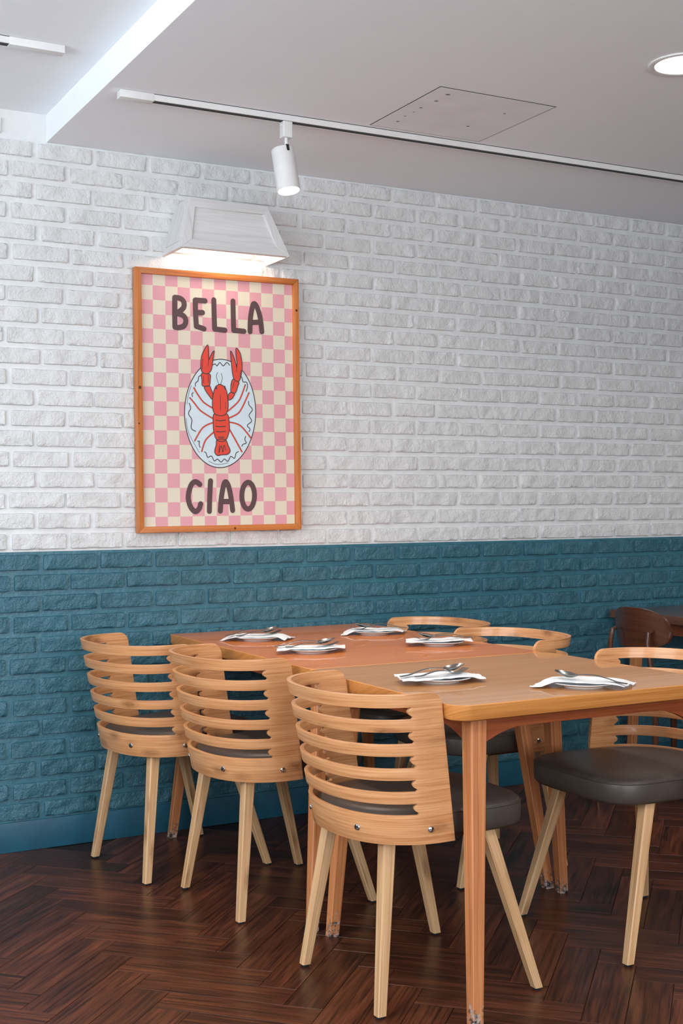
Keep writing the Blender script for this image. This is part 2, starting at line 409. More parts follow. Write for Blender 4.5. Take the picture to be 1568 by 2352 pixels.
# the rest of the room, out of frame: right wall, wall behind the camera and glazed left side
mb = MB(); mb.box(X1, X1 + .12, Y0, WY + .15, 0, 2.74); struct(mb.build('wall_right', M['shell_dark']))
mb = MB()
mb.box(X0, -0.9, Y0 - .12, Y0, 0, 2.74); mb.box(2.7, X1, Y0 - .12, Y0, 0, 2.74); mb.box(-0.9, 2.7, Y0 - .12, Y0, 0, .6); mb.box(-0.9, 2.7, Y0 - .12, Y0, 2.45, 2.74)
struct(mb.build('wall_front', M['shell_dark']))
mb = MB()
mb.box(X0 - .12, X0, Y0 - .12, -.4, 0, 2.74); mb.box(X0 - .12, X0, 3.7, WY + .15, 0, 2.74); mb.box(X0 - .12, X0, -.4, 3.7, 0, .95); mb.box(X0 - .12, X0, -.4, 3.7, 2.45, 2.74)
struct(mb.build('wall_left', M['shell_dark']))
mb = MB()
for y in (-.4, .95, 2.3, 3.65): mb.box(X0 - .06, X0 - .01, y, y + .05, .95, 2.45)
mb.box(X0 - .06, X0 - .01, -.4, 3.7, .95, 1.0); mb.box(X0 - .06, X0 - .01, -.4, 3.7, 2.4, 2.45)
struct(mb.build('window_1', M['dark_wood']))

# ------------------------------------------------------------------ ceiling fittings
def spot_light(name, loc, target, power, col, angle, radius=0.03, blend=0.5):
    l = bpy.data.lights.new(name, 'SPOT'); l.energy = power; l.color = col; l.spot_size = radians(angle); l.spot_blend = blend; l.shadow_soft_size = radius
    o = bpy.data.objects.new(name, l); C.objects.link(o); o.location = loc
    o.rotation_euler = (Vector(target) - Vector(loc)).to_track_quat('-Z', 'Y').to_euler(); return o

def track(name, x0, x1, y, z, label):
    t = empty(name, (x0, y, z)); tag(t, label, 'light track', 'lighting tracks on the ceiling')
    L = x1 - x0
    mb = MB(); mb.box(0.0, L, -.018, -.0125, -.021, -.0022, 0); mb.box(0, L, .0125, .018, -.021, -.0022, 0); mb.box(0, L, -.0125, .0125, -.006, -.0022, 0)
    mb.build('rail', M['white_metal'], t, bevel=.0005, seg=1)
    mb = MB(); mb.box(0.0, L, -.0165, .0165, -.0024, -.0002, 0); mb.build('shadow_strip', M['black'], t, 0)  # black strip standing in for the shadow line between rail and ceiling
    mb = MB(); mb.box(0.10, L - .05, -.0124, .0124, -.0205, -.0062, 0); mb.build('conductor_slot', M['black'], t)
    return t
t = track('ceiling_track', 1.247, 4.75, 3.77, ZS, 'long white lighting track running along the lower ceiling, carrying the spotlight')
mb = MB(); mb.box(-.004, .105, -.0188, .0188, -.024, -.0005, 0); mb.build('end_feed', M['white_metal'], t, bevel=.002)
t = track('ceiling_track', -0.6, 1.0, 3.75, ZU, 'short white lighting track ending on the raised ceiling at upper left')
mb = MB(); mb.box(1.50, 1.665, -.0188, .0188, -.024, -.0005, 0); mb.build('end_feed', M['white_metal'], t, bevel=.002)

# spotlight on the track
sp_ = empty('track_spotlight', (1.814, 3.77, ZS - .022)); tag(sp_, 'white cylindrical spotlight hanging from the ceiling track, switched on', 'spotlight')
mb = MB(); mb.loft([round_rect(-.017, .017, -.016, .016, .004, z) for z in (0, -.052)]); mb.build('adapter', M['white_metal'], sp_, bevel=.001)
mb = MB(); mb.tube([(-.024, -.004, -.012), (-.017, -.004, -.012)], .004, 8); mb.build('locking_lever', M['white_metal'], sp_)
mb = MB(); mb.tube([(0.0, 0, -.05), (0.0, 0, -.098)], .0062, 12); mb.build('stem', M['white_metal'], sp_)
top = Vector((-.014, 0.0, -.090)); ax = Vector((0.06, -0.20, -1)).normalized()
zl = -ax; xl = (Vector((1, 0, 0)) - zl * zl.x).normalized(); yl = zl.cross(xl)
def xf(p): return tuple(top + xl * p[0] + yl * p[1] + zl * p[2])
mb = MB(); R_, L_ = .0380, .145; n = 48; rings = []
for r, z in ((.001, 0), (.034, 0), (.0372, -.0025), (R_, -.006), (R_, -L_), (.0365, -L_ - .001), (.0355, -L_), (.0345, -L_ + .012), (.001, -L_ + .0125)):
    rings.append([xf((r * cos(2 * pi * k / n), r * sin(2 * pi * k / n), z)) for k in range(n)])
mb.loft(rings, False); can = mb.build('lamp_housing', M['white_metal'], sp_, 40)
mb = MB(); mb.add([xf(p) for p in [(-.005, -.0386, 0), (.005, -.0386, 0), (.005, -.0386, -.018), (.003, -.0388, -.022), (-.003, -.0388, -.022), (-.005, -.0386, -.018), (-.005, -.004, .0006), (.005, -.004, .0006)]], [(0, 1, 2, 3, 4, 5), (6, 7, 1, 0)])
mb.build('pivot_slot', M['black'], can)
mb = MB(); mb.loft([[xf((.0345 * cos(2 * pi * k / n), .0345 * sin(2 * pi * k / n), z)) for k in range(n)] for z in (-L_ + .006, -L_ + .001)]); mb.build('lens', M['lamp_glow'], sp_)
hd = Vector((1.814, 3.77, ZS - .022)) + Vector(xf((0, 0, -L_ - .004)))
spot_light('spotlight_beam', hd, hd + Vector((0.12, -0.15, -1)), 42, (1.0, 0.84, 0.66), 95, .03, .8)

# recessed downlight
DL = (2.632, 2.80)
dl = empty('recessed_downlight', (DL[0], DL[1], ZS)); tag(dl, 'round recessed downlight glowing warm at the right edge of the ceiling', 'ceiling light')
mb = MB(); n = 56
mb.loft([[(r * cos(2 * pi * k / n), r * sin(2 * pi * k / n), z) for k in range(n)] for r, z in ((.097, -.0003), (.097, -.004), (.090, -.0065), (.080, -.004), (.078, -.001))], False); mb.build('trim_ring', M['white_metal'], dl)
mb = MB(); mb.loft([[(r * cos(2 * pi * k / n), r * sin(2 * pi * k / n), z) for k in range(n)] for r, z in ((.079, -.0015), (.079, -.003))]); mb.build('diffuser', M['down_glow'], dl)
def down(x, y, p, z=ZS - .012):
    l = bpy.data.lights.new('downlight_or_fill', 'AREA'); l.shape = 'DISK'; l.size = .15; l.energy = p; l.color = (1.0, 0.93, 0.86); l.spread = radians(150)
    o = bpy.data.objects.new('downlight_or_fill', l); C.objects.link(o); o.location = (x, y, z)
down(DL[0], DL[1], 7)
for gx, gy in ((0.45, 2.8), (0.45, 0.9), (2.63, 0.9), (4.8, 2.8), (4.8, .9)): down(gx, gy, 9)   # unseen lamps added to brighten tabletops and wall, out of frame

# ceiling hatch
ht = empty('ceiling_hatch', (2.111, 3.292, ZS)); tag(ht, 'square access hatch cut in the ceiling with small dark spots', 'hatch')
mb = MB(); mb.box(-.003, .439, -.003, .439, -.0010, .0003); mb.build('seam', M['black'], ht, 0)
mb = MB(); mb.box(0, .436, 0, .436, -.0014, -.0006); pn = mb.build('hatch_panel', M['hatch'], ht, 0)
FILL = plain('grey_filler', (130, 130, 132), .8)
for (x, y, r) in ((.06, .36, .006), (.052, .30, .004), (.055, .25, .0035), (.052, .20, .006), (.06, .12, .007), (.058, .05, .008), (.30, .30, .006), (.33, .13, .005)):
    mb = MB(); mb.loft([[(x + r * cos(k), y + r * .8 * sin(k), z) for k in [2 * pi * i / 10 for i in range(10)]] for z in (-.0019, -.0010)])
    mb.build('filler_spot', FILL, pn, 0)
mb = MB(); mb.tube([(0, 0, 0), (0, 0, -.012), (.006, 0, -.018), (.010, 0, -.014)], .0016, 6); o = mb.build('ceiling_hook', M['white_metal']); o.location = (1.62, 2.52, ZS); tag(o, 'tiny metal hook screwed into the lower ceiling above the track', 'hook')

# ------------------------------------------------------------------ wall lamp hood
wl = empty('wall_lamp', (1.835, WY - .012, 2.117)); tag(wl, 'white wooden trapezoid wall lamp hood glowing above the framed poster', 'wall lamp')
bx, tx0, tx1, hB, yB, yT = .2135, -.163, .146, .188, -.187, -.137
P = {'fbl': (-bx, yB, 0), 'fbr': (bx, yB, 0), 'ftr': (tx1, yT, hB), 'ftl': (tx0, yT, hB), 'bbl': (-bx, .0115, 0), 'bbr': (bx, .0115, 0), 'btr': (tx1, .0115, hB), 'btl': (tx0, .0115, hB)}
def quad_slab(mb, pts, t, grain=0, inward=None):
    P_ = [Vector(p) for p in pts]; nrm = (P_[1] - P_[0]).cross(P_[2] - P_[0]).normalized()
    if inward is not None and nrm.dot(Vector(inward)) < 0: nrm = -nrm
    B_ = [p + nrm * t for p in P_]; mb.add(P_ + B_, [(0, 1, 2, 3), (7, 6, 5, 4)] + [(i, (i + 1) % 4, (i + 1) % 4 + 4, i + 4) for i in range(4)], grain)
fr_ = [P['fbl'], P['fbr'], P['ftr'], P['ftl']]
def bil(u, v, y_off=0.0):
    a = Vector(P['fbl']).lerp(Vector(P['fbr']), u); bb = Vector(P['ftl']).lerp(Vector(P['ftr']), u); r = a.lerp(bb, v); return (r.x, r.y + y_off, r.z)
iu0, iu1, iv0, iv1 = .085, .905, .17, .83
for nm, uv in (('front_rail', [(0, 0), (1, 0), (iu1, iv0), (iu0, iv0)]), ('front_rail', [(iu0, iv1), (iu1, iv1), (1, 1), (0, 1)]), ('front_stile', [(0, 0), (iu0, iv0), (iu0, iv1), (0, 1)]), ('front_stile', [(iu1, iv0), (1, 0), (1, 1), (iu1, iv1)])):
    mb = MB(); quad_slab(mb, [bil(*a) for a in uv], .014, 0 if 'rail' in nm else 2, (0, 1, 0)); mb.build(nm, M['white_wood'], wl, 30, bevel=.0008, seg=1)
mb = MB(); quad_slab(mb, [bil(a, b_, .007) for a, b_ in ((iu0 - .01, iv0 - .02), (iu1 + .01, iv0 - .02), (iu1 + .01, iv1 + .02), (iu0 - .01, iv1 + .02))], .005, 0, (0, 1, 0)); mb.build('front_panel', M['white_wood'], wl, 30)
for a, s_ in (('l', 1), ('r', -1)):
    mb = MB(); quad_slab(mb, [P['bb' + a], P['fb' + a], P['ft' + a], P['bt' + a]], .012, 2, (s_, 0, 0)); mb.build('side_panel', M['white_wood'], wl, 30, bevel=.0008, seg=1)
    mb = MB(); F4 = [Vector(P[k + a]) for k in ('bb', 'fb', 'ft', 'bt')]; cc = sum(F4, Vector()) / 4
    quad_slab(mb, [cc + (p - cc) * .72 + Vector((-s_ * .003, 0, 0)) for p in F4], .004, 2, (s_, 0, 0)); mb.build('side_moulding', M['white_wood'], wl, 30)
mb = MB(); quad_slab(mb, [P['ftl'], P['ftr'], P['btr'], P['btl']], .010, 0, (0, 0, -1)); mb.build('top_panel', M['white_wood'], wl, 30)
mb = MB(); mb.tube([(0, -.05, .150), (0, -.05, .122)], .016, 16); mb.build('lamp_holder', M['white_metal'], wl)
mb = MB(); mb.lathe([(.002, .075), (.018, .079), (.027, .092), (.026, .108), (.014, .122), (.012, .124)], 20, 0, -.05); mb.build('bulb', M['lamp_glow'], wl)
l = bpy.data.lights.new('wall_lamp_light', 'POINT'); l.energy = 2.6; l.color = (1.0, 0.80, 0.66); l.shadow_soft_size = .03
o = bpy.data.objects.new('wall_lamp_light', l); C.objects.link(o); o.location = (1.835, WY - .075, 2.165)

# ------------------------------------------------------------------ framed poster
fp = empty('framed_poster', (1.833, WY - .014, 1.583)); tag(fp, 'pink checked lobster poster reading BELLA CIAO in an orange pine frame', 'poster')
fp.rotation_euler = (0, radians(-.35), 0)
fx, fz, bw, th = .3275, .481, .0225, .034
for pts, nm, gr in (([(-fx, -fz), (fx, -fz), (fx - bw, -fz + bw), (-fx + bw, -fz + bw)], 'frame_bar', 0), ([(-fx, fz), (-fx + bw, fz - bw), (fx - bw, fz - bw), (fx, fz)], 'frame_bar', 0),
                    ([(-fx, -fz), (-fx + bw, -fz + bw), (-fx + bw, fz - bw), (-fx, fz)], 'frame_bar', 2), ([(fx, -fz), (fx, fz), (fx - bw, fz - bw), (fx - bw, -fz + bw)], 'frame_bar', 2)):
    mb = MB(); V = [(x, -th, z) for x, z in pts] + [(x, .002, z) for x, z in pts]
    mb.add(V, [(0, 1, 2, 3), (7, 6, 5, 4)] + [(i, (i + 1) % 4, (i + 1) % 4 + 4, i + 4) for i in range(4)], gr); mb.build(nm, M['pine'], fp, 30, bevel=.0015)
KNOT = plain('dark_knot', (70, 34, 20), .5)
for (x, z, r) in ((-fx + .012, .045, .0055), (-fx + .007, -.085, .003), (fx - .011, .36, .0045), (.05, -fz + .010, .004)):
    mb = MB(); mb.loft([[(x + r * cos(k), y, z + r * 1.1 * sin(k)) for k in [2 * pi * i / 12 for i in range(12)]] for y in (-th - .0004, -th + .001)], True, 0)
    mb.build('knot', KNOT, fp, 0)
mb = MB(); mb.box(-.306, .306, -.020, -.002, -.4605, .4605); sheet = mb.build('poster_sheet', M['checks'], fp, 0)
# printed artwork: (kind, ink, width in 0.1 mm, layer, closed, points in 0.1 mm from the sheet centre)
ART=[
 ('s','lettering',200,5.0,0,[(-1730,3804),(-1740,3243),(-1739,2714)]),
 ('s','lettering',200,5.0,0,[(-1730,3804),(-1516,3782),(-1380,3653),(-1407,3435),(-1662,3226)]),
 ('s','lettering',200,5.0,0,[(-1662,3226),(-1412,3154),(-1313,2987),(-1381,2789),(-1579,2709),(-1739,2714)]),
 ('s','lettering',200,5.0,0,[(-931,3758),(-925,3290),(-901,2792)]),
 ('s','lettering',200,5.0,0,[(-931,3758),(-545,3755)]),
 ('s','lettering',200,5.0,0,[(-911,3299),(-655,3313)]),
 ('s','lettering',200,5.0,0,[(-901,2792),(-595,2712)]),
 ('s','lettering',200,5.0,0,[(-192,3812),(-187,3288),(-173,2729)]),
 ('s','lettering',200,5.0,0,[(-173,2729),(241,2706)]),
 ('s','lettering',200,5.0,0,[(580,3815),(584,3287),(594,2724)]),
 ('s','lettering',200,5.0,0,[(594,2724),(1015,2706)]),
 ('s','lettering',200,5.0,0,[(1260,2705),(1284,3193),(1359,3596),(1440,3778),(1563,3653),(1688,3260),(1751,2729)]),
 ('s','lettering',200,5.0,0,[(1330,3054),(1660,3089)]),
 ('s','lettering',200,5.0,0,[(-838,-3060),(-1008,-2960),(-1185,-3089),(-1303,-3510),(-1217,-3876),(-1035,-4064),(-876,-3954),(-818,-3782)]),
 ('s','lettering',200,5.0,0,[(-412,-2931),(-449,-3474),(-473,-4059)]),
 ('s','lettering',200,5.0,0,[(-33,-4056),(19,-3521),(151,-2990),(291,-3086),(397,-3524),(464,-4041)]),
 ('s','lettering',200,5.0,0,[(77,-3704),(385,-3707)]),
 ('s','lettering',200,5.0,1,[(1366,-3497),(1336,-3715),(1260,-3889),(1154,-3984),(1039,-3983),(936,-3885),(868,-3710),(846,-3493),(876,-3276),(950,-3102),(1056,-3005),(1172,-3006),(1274,-3103),(1344,-3278)]),
 ('f','platter',34,1.0,1,[(1458,-345),(1434,-667),(1374,-984),(1280,-1286),(1155,-1567),(1002,-1818),(825,-2033),(628,-2206),(416,-2333),(195,-2411),(-29,-2437),(-252,-2412),(-467,-2336),(-670,-2212),(-856,-2043),(-1020,-1834),(-1159,-1590),(-1269,-1318),(-1348,-1026),(-1394,-719),(-1405,-406),(-1383,-94),(-1327,209),(-1238,497),(-1119,763),(-972,1001),(-801,1206),(-609,1372),(-401,1497),(-183,1577),(41,1610),(266,1595),(484,1532),(692,1422),(884,1268),(1054,1072),(1199,839),(1314,574),(1397,284),(1445,-25)]),
 ('s','line',33,2.0,0,[(-266,1391),(-172,1424),(-92,1360),(18,1489),(150,1369),(302,1500),(408,1404)]),
 ('s','line',33,2.0,0,[(-754,975),(-834,923),(-863,774),(-957,696),(-973,572)]),
 ('s','line',33,2.0,0,[(-1056,335),(-1110,272),(-1085,186)]),
 ('s','line',33,2.0,0,[(-1221,-64),(-1164,-248),(-1254,-447),(-1126,-667),(-1157,-939),(-1106,-1036),(-975,-1096)]),
 ('s','line',33,2.0,0,[(-902,-1466),(-835,-1465),(-850,-1576),(-813,-1687)]),
 ('s','line',33,2.0,0,[(-643,-1847),(-577,-1896),(-513,-2057),(-365,-2006),(-248,-2192),(-126,-2117),(20,-2228),(157,-2115),(291,-2202),(416,-2014),(564,-2088),(636,-1887),(732,-1836)]),
 ('s','line',33,2.0,0,[(892,982),(931,882),(957,795),(1094,787),(1133,637),(1080,446)]),
 ('s','line',33,2.0,0,[(1164,70),(1189,-68),(1324,-242),(1182,-459),(1289,-672),(1106,-839),(1214,-976),(1171,-1077)]),
 ('s','line',33,2.0,0,[(1030,-1255),(1000,-1382),(1053,-1507),(915,-1559),(873,-1634)]),
 ('s','line',16,2.0,0,[(-1131,592),(-1242,268),(-1314,-104)]),
 ('s','line',16,2.0,0,[(-1349,-622),(-1253,-1162),(-842,-1885)]),
 ('s','line',16,2.0,0,[(-475,-2193),(-156,-2316),(303,-2264)]),
 ('s','line',20,2.0,0,[(-83,1111),(-126,947),(-37,688)]),
 ('s','line',20,2.0,0,[(70,1079),(110,905),(44,691)]),
 ('s','line',58,2.4,0,[(-1027,509),(-885,278),(-651,-13),(-308,-216)]),
 ('s','line',58,2.4,0,[(-1191,134),(-1023,-47),(-763,-338),(-261,-625)]),
 ('s','line',58,2.4,0,[(-263,-750),(-694,-956),(-1020,-1442)]),
 ('s','line',58,2.4,0,[(-256,-1110),(-595,-1425),(-749,-1835)]),
 ('s','line',58,2.4,0,[(1038,684),(865,251),(697,-5),(310,-327)]),
 ('s','line',58,2.4,0,[(1184,386),(913,-150),(717,-406),(333,-589)]),
 ('s','line',58,2.4,0,[(357,-726),(818,-856),(1249,-1316)]),
 ('s','line',58,2.4,0,[(353,-964),(591,-1361),(869,-1835)]),
 ('s','red',42,2.8,0,[(-1035,503),(-893,273),(-659,-18),(-316,-221)]),
 ('s','red',42,2.8,0,[(-1199,128),(-1031,-52),(-771,-343),(-269,-631)]),
 ('s','red',42,2.8,0,[(-271,-755),(-702,-961),(-1028,-1447)]),
 ('s','red',42,2.8,0,[(-264,-1116),(-604,-1430),(-757,-1840)]),
 ('s','red',42,2.8,0,[(1029,679),(857,246),(688,-10),(302,-332)]),
 ('s','red',42,2.8,0,[(1175,381),(905,-155),(709,-411),(324,-594)]),
 ('s','red',42,2.8,0,[(349,-731),(810,-861),(1241,-1321)]),
 ('s','red',42,2.8,0,[(345,-969),(582,-1366),(861,-1840)]),
 ('f','red',34,3.0,1,[(-713,1051),(-709,828),(-694,605),(-534,591),(-414,614),(-378,814),(-393,1038)]),
 ('f','red',34,3.2,1,[(-620,558),(-508,586),(-400,602),(-344,467),(-285,319),(-307,107),(-433,241),(-564,411)]),
 ('f','red',34,3.0,1,[(549,882),(464,717),(447,515),(459,403),(594,349),(677,447),(735,625),(779,777)]),
 ('f','red',34,3.2,1,[(453,390),(348,300),(325,211),(358,100),(495,153),(570,256),(599,332)]),
 ('f','red',34,3.6,1,[(-460,2129),(-605,1924),(-715,1671),(-743,1323),(-711,1126),(-593,1055),(-459,1060),(-337,1189),(-278,1465),(-248,1690),(-204,1917),(-299,1813),(-396,1622),(-426,1584),(-432,1882)]),
 ('f','red',34,3.6,1,[(684,2056),(675,1829),(710,1529),(693,1327),(668,1452),(564,1749),(453,1945),(479,1545),(513,1170),(576,896),(711,807),(808,853),(895,1133),(915,1512),(840,1886)]),
 ('f','red',34,3.0,1,[(-127,-1395),(-171,-1594),(-234,-1844),(-124,-1985),(65,-1954),(282,-1940),(392,-1814),(315,-1615),(197,-1391)]),
 ('f','red',34,3.6,1,[(-225,-426),(-282,-775),(-249,-1148),(-114,-1425),(196,-1421),(356,-1089),(363,-739),(263,-415)]),
 ('f','red',34,4.2,1,[(-10,672),(-132,598),(-229,446),(-294,95),(-294,-228),(-199,-445),(50,-495),(241,-421),(332,-139),(302,286),(238,509),(137,619)]),
 ('s','line',34,4.4,0,[(-168,-674),(20,-685),(210,-661)]),
 ('s','line',34,4.4,0,[(-172,-898),(16,-909),(205,-891)]),
 ('s','line',34,4.4,0,[(-162,-1084),(13,-1104),(202,-1076)]),
 ('s','line',34,4.4,0,[(-71,-1305),(144,-1302)]),
 ('s','line',26,4.4,0,[(-36,-1606),(-68,-1892),(31,-1617),(94,-1866),(139,-1591),(217,-1790)]),
 ('s','line',20,4.8,0,[(18,278),(19,-296)]),
 ('s','line',20,4.8,0,[(235,-4),(217,-229)]),
 ('s','line',20,4.8,0,[(-663,1599),(-697,1201)]),
 ('s','line',20,4.8,0,[(-432,1583),(-455,1334)]),
 ('s','line',20,4.8,0,[(869,1233),(824,979)]),
 ('s','line',20,4.8,0,[(702,1378),(690,1176)]),
 ('s','line',20,4.8,0,[(-648,954),(-639,706)]),
 ('s','line',20,4.8,0,[(-460,1010),(-452,712)]),
 ('s','line',20,4.8,0,[(588,796),(516,543)]),
 ('s','line',60,4.8,0,[(-154,585),(-139,510)]),
 ('s','line',60,4.8,0,[(196,596),(217,509)]),
]

def catmull(pts, closed, sub=5):
    n = len(pts)
    if n == 2: return [Vector(p) for p in pts]
    out = []; rng = range(n if closed else n - 1)
    for i in rng:
        if closed: p0, p1, p2, p3 = (Vector(pts[(i + k) % n]) for k in (-1, 0, 1, 2))
        else: p0, p1, p2, p3 = (Vector(pts[min(max(i + k, 0), n - 1)]) for k in (-1, 0, 1, 2))
        for s_ in range(sub):
            t = s_ / sub
            out.append(0.5 * ((2 * p1) + (p2 - p0) * t + (2 * p0 - 5 * p1 + 4 * p2 - p3) * t * t + (3 * p1 - p0 - 3 * p2 + p3) * t ** 3))
    if not closed: out.append(Vector(pts[-1]))
    return out
inks = {}
def ink(k):
    if k not in inks: inks[k] = MB()
    return inks[k]
def ribbon(mb, pts, w_, y, closed):
    n = len(pts); V = []; F = []; sl = 6e-6 if (not closed and w_ > .015) else 0
    for i, p in enumerate(pts):
        a = pts[(i - 1) % n] if (closed or i > 0) else p; b_ = pts[(i + 1) % n] if (closed or i < n - 1) else p
        t = (b_ - a); t = t.normalized() if t.length > 0 else Vector((1, 0)); nr = Vector((-t.y, t.x)) * w_ / 2
        V += [(p.x + nr.x, y - i * sl, p.y + nr.y), (p.x - nr.x, y - i * sl, p.y - nr.y)]
    for i in range(n if closed else n - 1): j = (i + 1) % n; F.append((2 * i, 2 * i + 1, 2 * j + 1, 2 * j))
    mb.add(V, F, 0)
    if not closed:
        for p, dy in ((pts[0], .00006), (pts[-1], .00006 + n * sl)):
            mb.add([(p.x + w_ / 2 * cos(k), y - dy, p.y + w_ / 2 * sin(k)) for k in [2 * pi * i / 14 for i in range(14)]], [tuple(range(14))], 0)
from mathutils.geometry import tessellate_polygon
letter_of = [k for k, n_ in enumerate((3, 4, 2, 2, 2, 1, 1, 2, 1)) for _ in range(n_)]
for ti, (typ, col, w_, layer, closed, pts) in enumerate(ART):
    if col == 'lettering': col = 'lettering%d' % letter_of[ti]
    P_ = [Vector((a * 1e-4, b_ * 1e-4)) for a, b_ in pts]; y = -.0203 - (.0004 + (ti % 6) * .00012 if col.startswith('lettering') else layer * .00035 + (ti % 8) * .00002)
    sharp = typ == 'f' and len(P_) > 12 and col == 'red' and layer == 3.6
    C_ = catmull([tuple(p) for p in P_], bool(closed), 5 if not sharp else 3)
    if typ == 's': ribbon(ink(col), C_, w_ * 1e-4, y, closed)
    else:
        tri = tessellate_polygon([[Vector((p.x, p.y, 0)) for p in C_]])
        ink('blue' if col == 'platter' else 'red').add([(p.x, y, p.y) for p in C_], [tuple(t_) for t_ in tri], 0)
        ribbon(ink('line'), C_, w_ * 1e-4, y - .00012, True)
for k, nm, mt in tuple(('lettering%d' % i, 'letter', 'ink_lettering') for i in range(9)) + ( ('line', 'ink_outline', 'ink_line'), ('red', 'lobster_print', 'ink_red'), ('blue', 'platter_print', 'ink_blue')):
    o = inks[k].build(nm, M[mt], sheet, 0)
sheet['label'] = 'pink and cream checked poster sheet'

# ------------------------------------------------------------------ slatted bamboo chair
ZB, ZT = .397, .757
GAPS = [(.468, .4955), (.5245, .5525), (.581, .610), (.639, .6675), (.697, .7255)]
def plan(zf, n=97):
    """U curve at relative height zf; list of (x, y) from near front edge round the back to the far one"""
    w_ = .228 + (.2415 - .228) * zf; xb = -.248 + (-.318 + .248) * zf; xf_ = -.028 + (-.075 + .028) * zf
    depth = .195; xe = xb + depth; pts = []
    for k in range(9): pts.append((xf_ + (xe - xf_) * k / 9, -w_ + .0))
    for k in range(61):
        a = pi / 2 * 2 * k / 60; c_, s_ = sin(a), -cos(a)
        pts.append((xe - depth * math.copysign(abs(c_) ** .86, c_), w_ * math.copysign(abs(s_) ** .86, s_)))
    for k in range(1, 10): pts.append((xe + (xf_ - xe) * k / 9, w_))
    d = [0]
    for a, b_ in zip(pts, pts[1:]): d.append(d[-1] + math.hypot(b_[0] - a[0], b_[1] - a[1]))
    return pts, d
PLANS = {}
def at_plan(s, z):
    zf = (z - ZB) / (ZT - ZB); key = round(zf, 4)
    if key not in PLANS: PLANS[key] = plan(zf)
    pts, d = PLANS[key]; L = d[-1]; t = min(max(s, 0), 1) * L
    import bisect
    i = min(max(bisect.bisect_right(d, t) - 1, 0), len(pts) - 2); f_ = (t - d[i]) / (d[i + 1] - d[i])
    a, b_ = Vector(pts[i]), Vector(pts[i + 1]); p = a.lerp(b_, f_)
    i0, i1 = max(i - 2, 0), min(i + 3, len(pts) - 1); tg = (Vector(pts[i1]) - Vector(pts[i0])).normalized()
    return p, Vector((-tg.y, tg.x)), L   # normal pointing outwards
def make_shell():
    zs = [ZB]; kinds = []   # row kind: None solid, else (gap index, f0, f1)
    def solid(z1, n):
        z0 = zs[-1]
        for k in range(1, n + 1): zs.append(z0 + (z1 - z0) * k / n); kinds.append(None)
    for gi, (a, b_) in enumerate(GAPS):
        solid(a, 1)
        for k in range(1, 9): zs.append(a + (b_ - a) * k / 8); kinds.append(gi)
    solid(ZT - .03, 1)
    for k in range(1, 7): zs.append(ZT - .03 + .03 * sin(pi / 2 * k / 6)); kinds.append(None)
    nr = len(zs)
    g_of = {}
    for gi, (a, b_) in enumerate(GAPS):
        for j, z in enumerate(zs):
            if a - 1e-6 <= z <= b_ + 1e-6: g_of[j] = (z - a) / (b_ - a)
    def s_front(j):
        z = zs[j]; q_ = max(0, z - (ZT - .03)) / .03; return (.03 * (1 - math.sqrt(max(0, 1 - q_ * q_)))) / .86 + .004 * 0
    def s_end(j):
        base_ = .088 + .022 * (1 - (zs[j] - ZB) / (ZT - ZB))
        if j in g_of:
            f_ = g_of[j]; bmp = .0075 * sin(pi * min(f_ / .28, 1)) * (f_ < .28) * -1 * 0.6 + (.011 * sin(pi * (f_ - .22) / .78) if f_ > .22 else 0)
            return base_ / .86 + bmp / .86
        return base_ / .86
    npan, nmid = 8, 64
    cols = []
    for i in range(npan + 1): cols.append(('a', i / npan))
    for i in range(1, nmid): cols.append(('m', i / nmid))
    for i in range(npan + 1): cols.append(('b', i / npan))
    nc = len(cols); T = .0115
    def s_at(ci, j):
        k, f_ = cols[ci]; a, e = s_front(j), s_end(j)
        if k == 'a': return a + (e - a) * f_
        if k == 'm': return e + (1 - 2 * e) * f_
        return 1 - e + (e - a) * f_
    mb = MB(); idx = {}
    def vert(ci, j, side):
        k = (ci, j, side)
        if k not in idx:
            s = s_at(ci, j); p, nn, L = at_plan(s, zs[j]); q_ = p + nn * (0 if side == 0 else -T)
            idx[k] = len(mb.v); mb.v.append((q_.x, q_.y, zs[j]))
        return idx[k]
    def uvof(ci, j): return (s_at(ci, j) * .86, zs[j])
    solidc = lambda ci, j: 0 <= ci < nc - 1 and 0 <= j < nr - 1 and (kinds[j] is None or ci < npan or ci >= npan + nmid)
    for ci in range(nc - 1):
        for j in range(nr - 1):
            if not solidc(ci, j): continue
            cs = [(ci, j), (ci + 1, j), (ci + 1, j + 1), (ci, j + 1)]
            mb.face([vert(a, b_, 0) for a, b_ in cs], [uvof(a, b_) for a, b_ in cs])
            mb.face([vert(a, b_, 1) for a, b_ in cs[::-1]], [uvof(a, b_) for a, b_ in cs[::-1]])
            for (da, db, e0, e1) in ((0, -1, 0, 1), (1, 0, 1, 2), (0, 1, 2, 3), (-1, 0, 3, 0)):
                if not solidc(ci + da, j + db):
                    A_, B_ = cs[e0], cs[e1]; ua, ub = uvof(*A_), uvof(*B_)
                    mb.face([vert(*B_, 0), vert(*A_, 0), vert(*A_, 1), vert(*B_, 1)], [ub, ua, (ua[0], ua[1] + T), (ub[0], ub[1] + T)])
    return mb
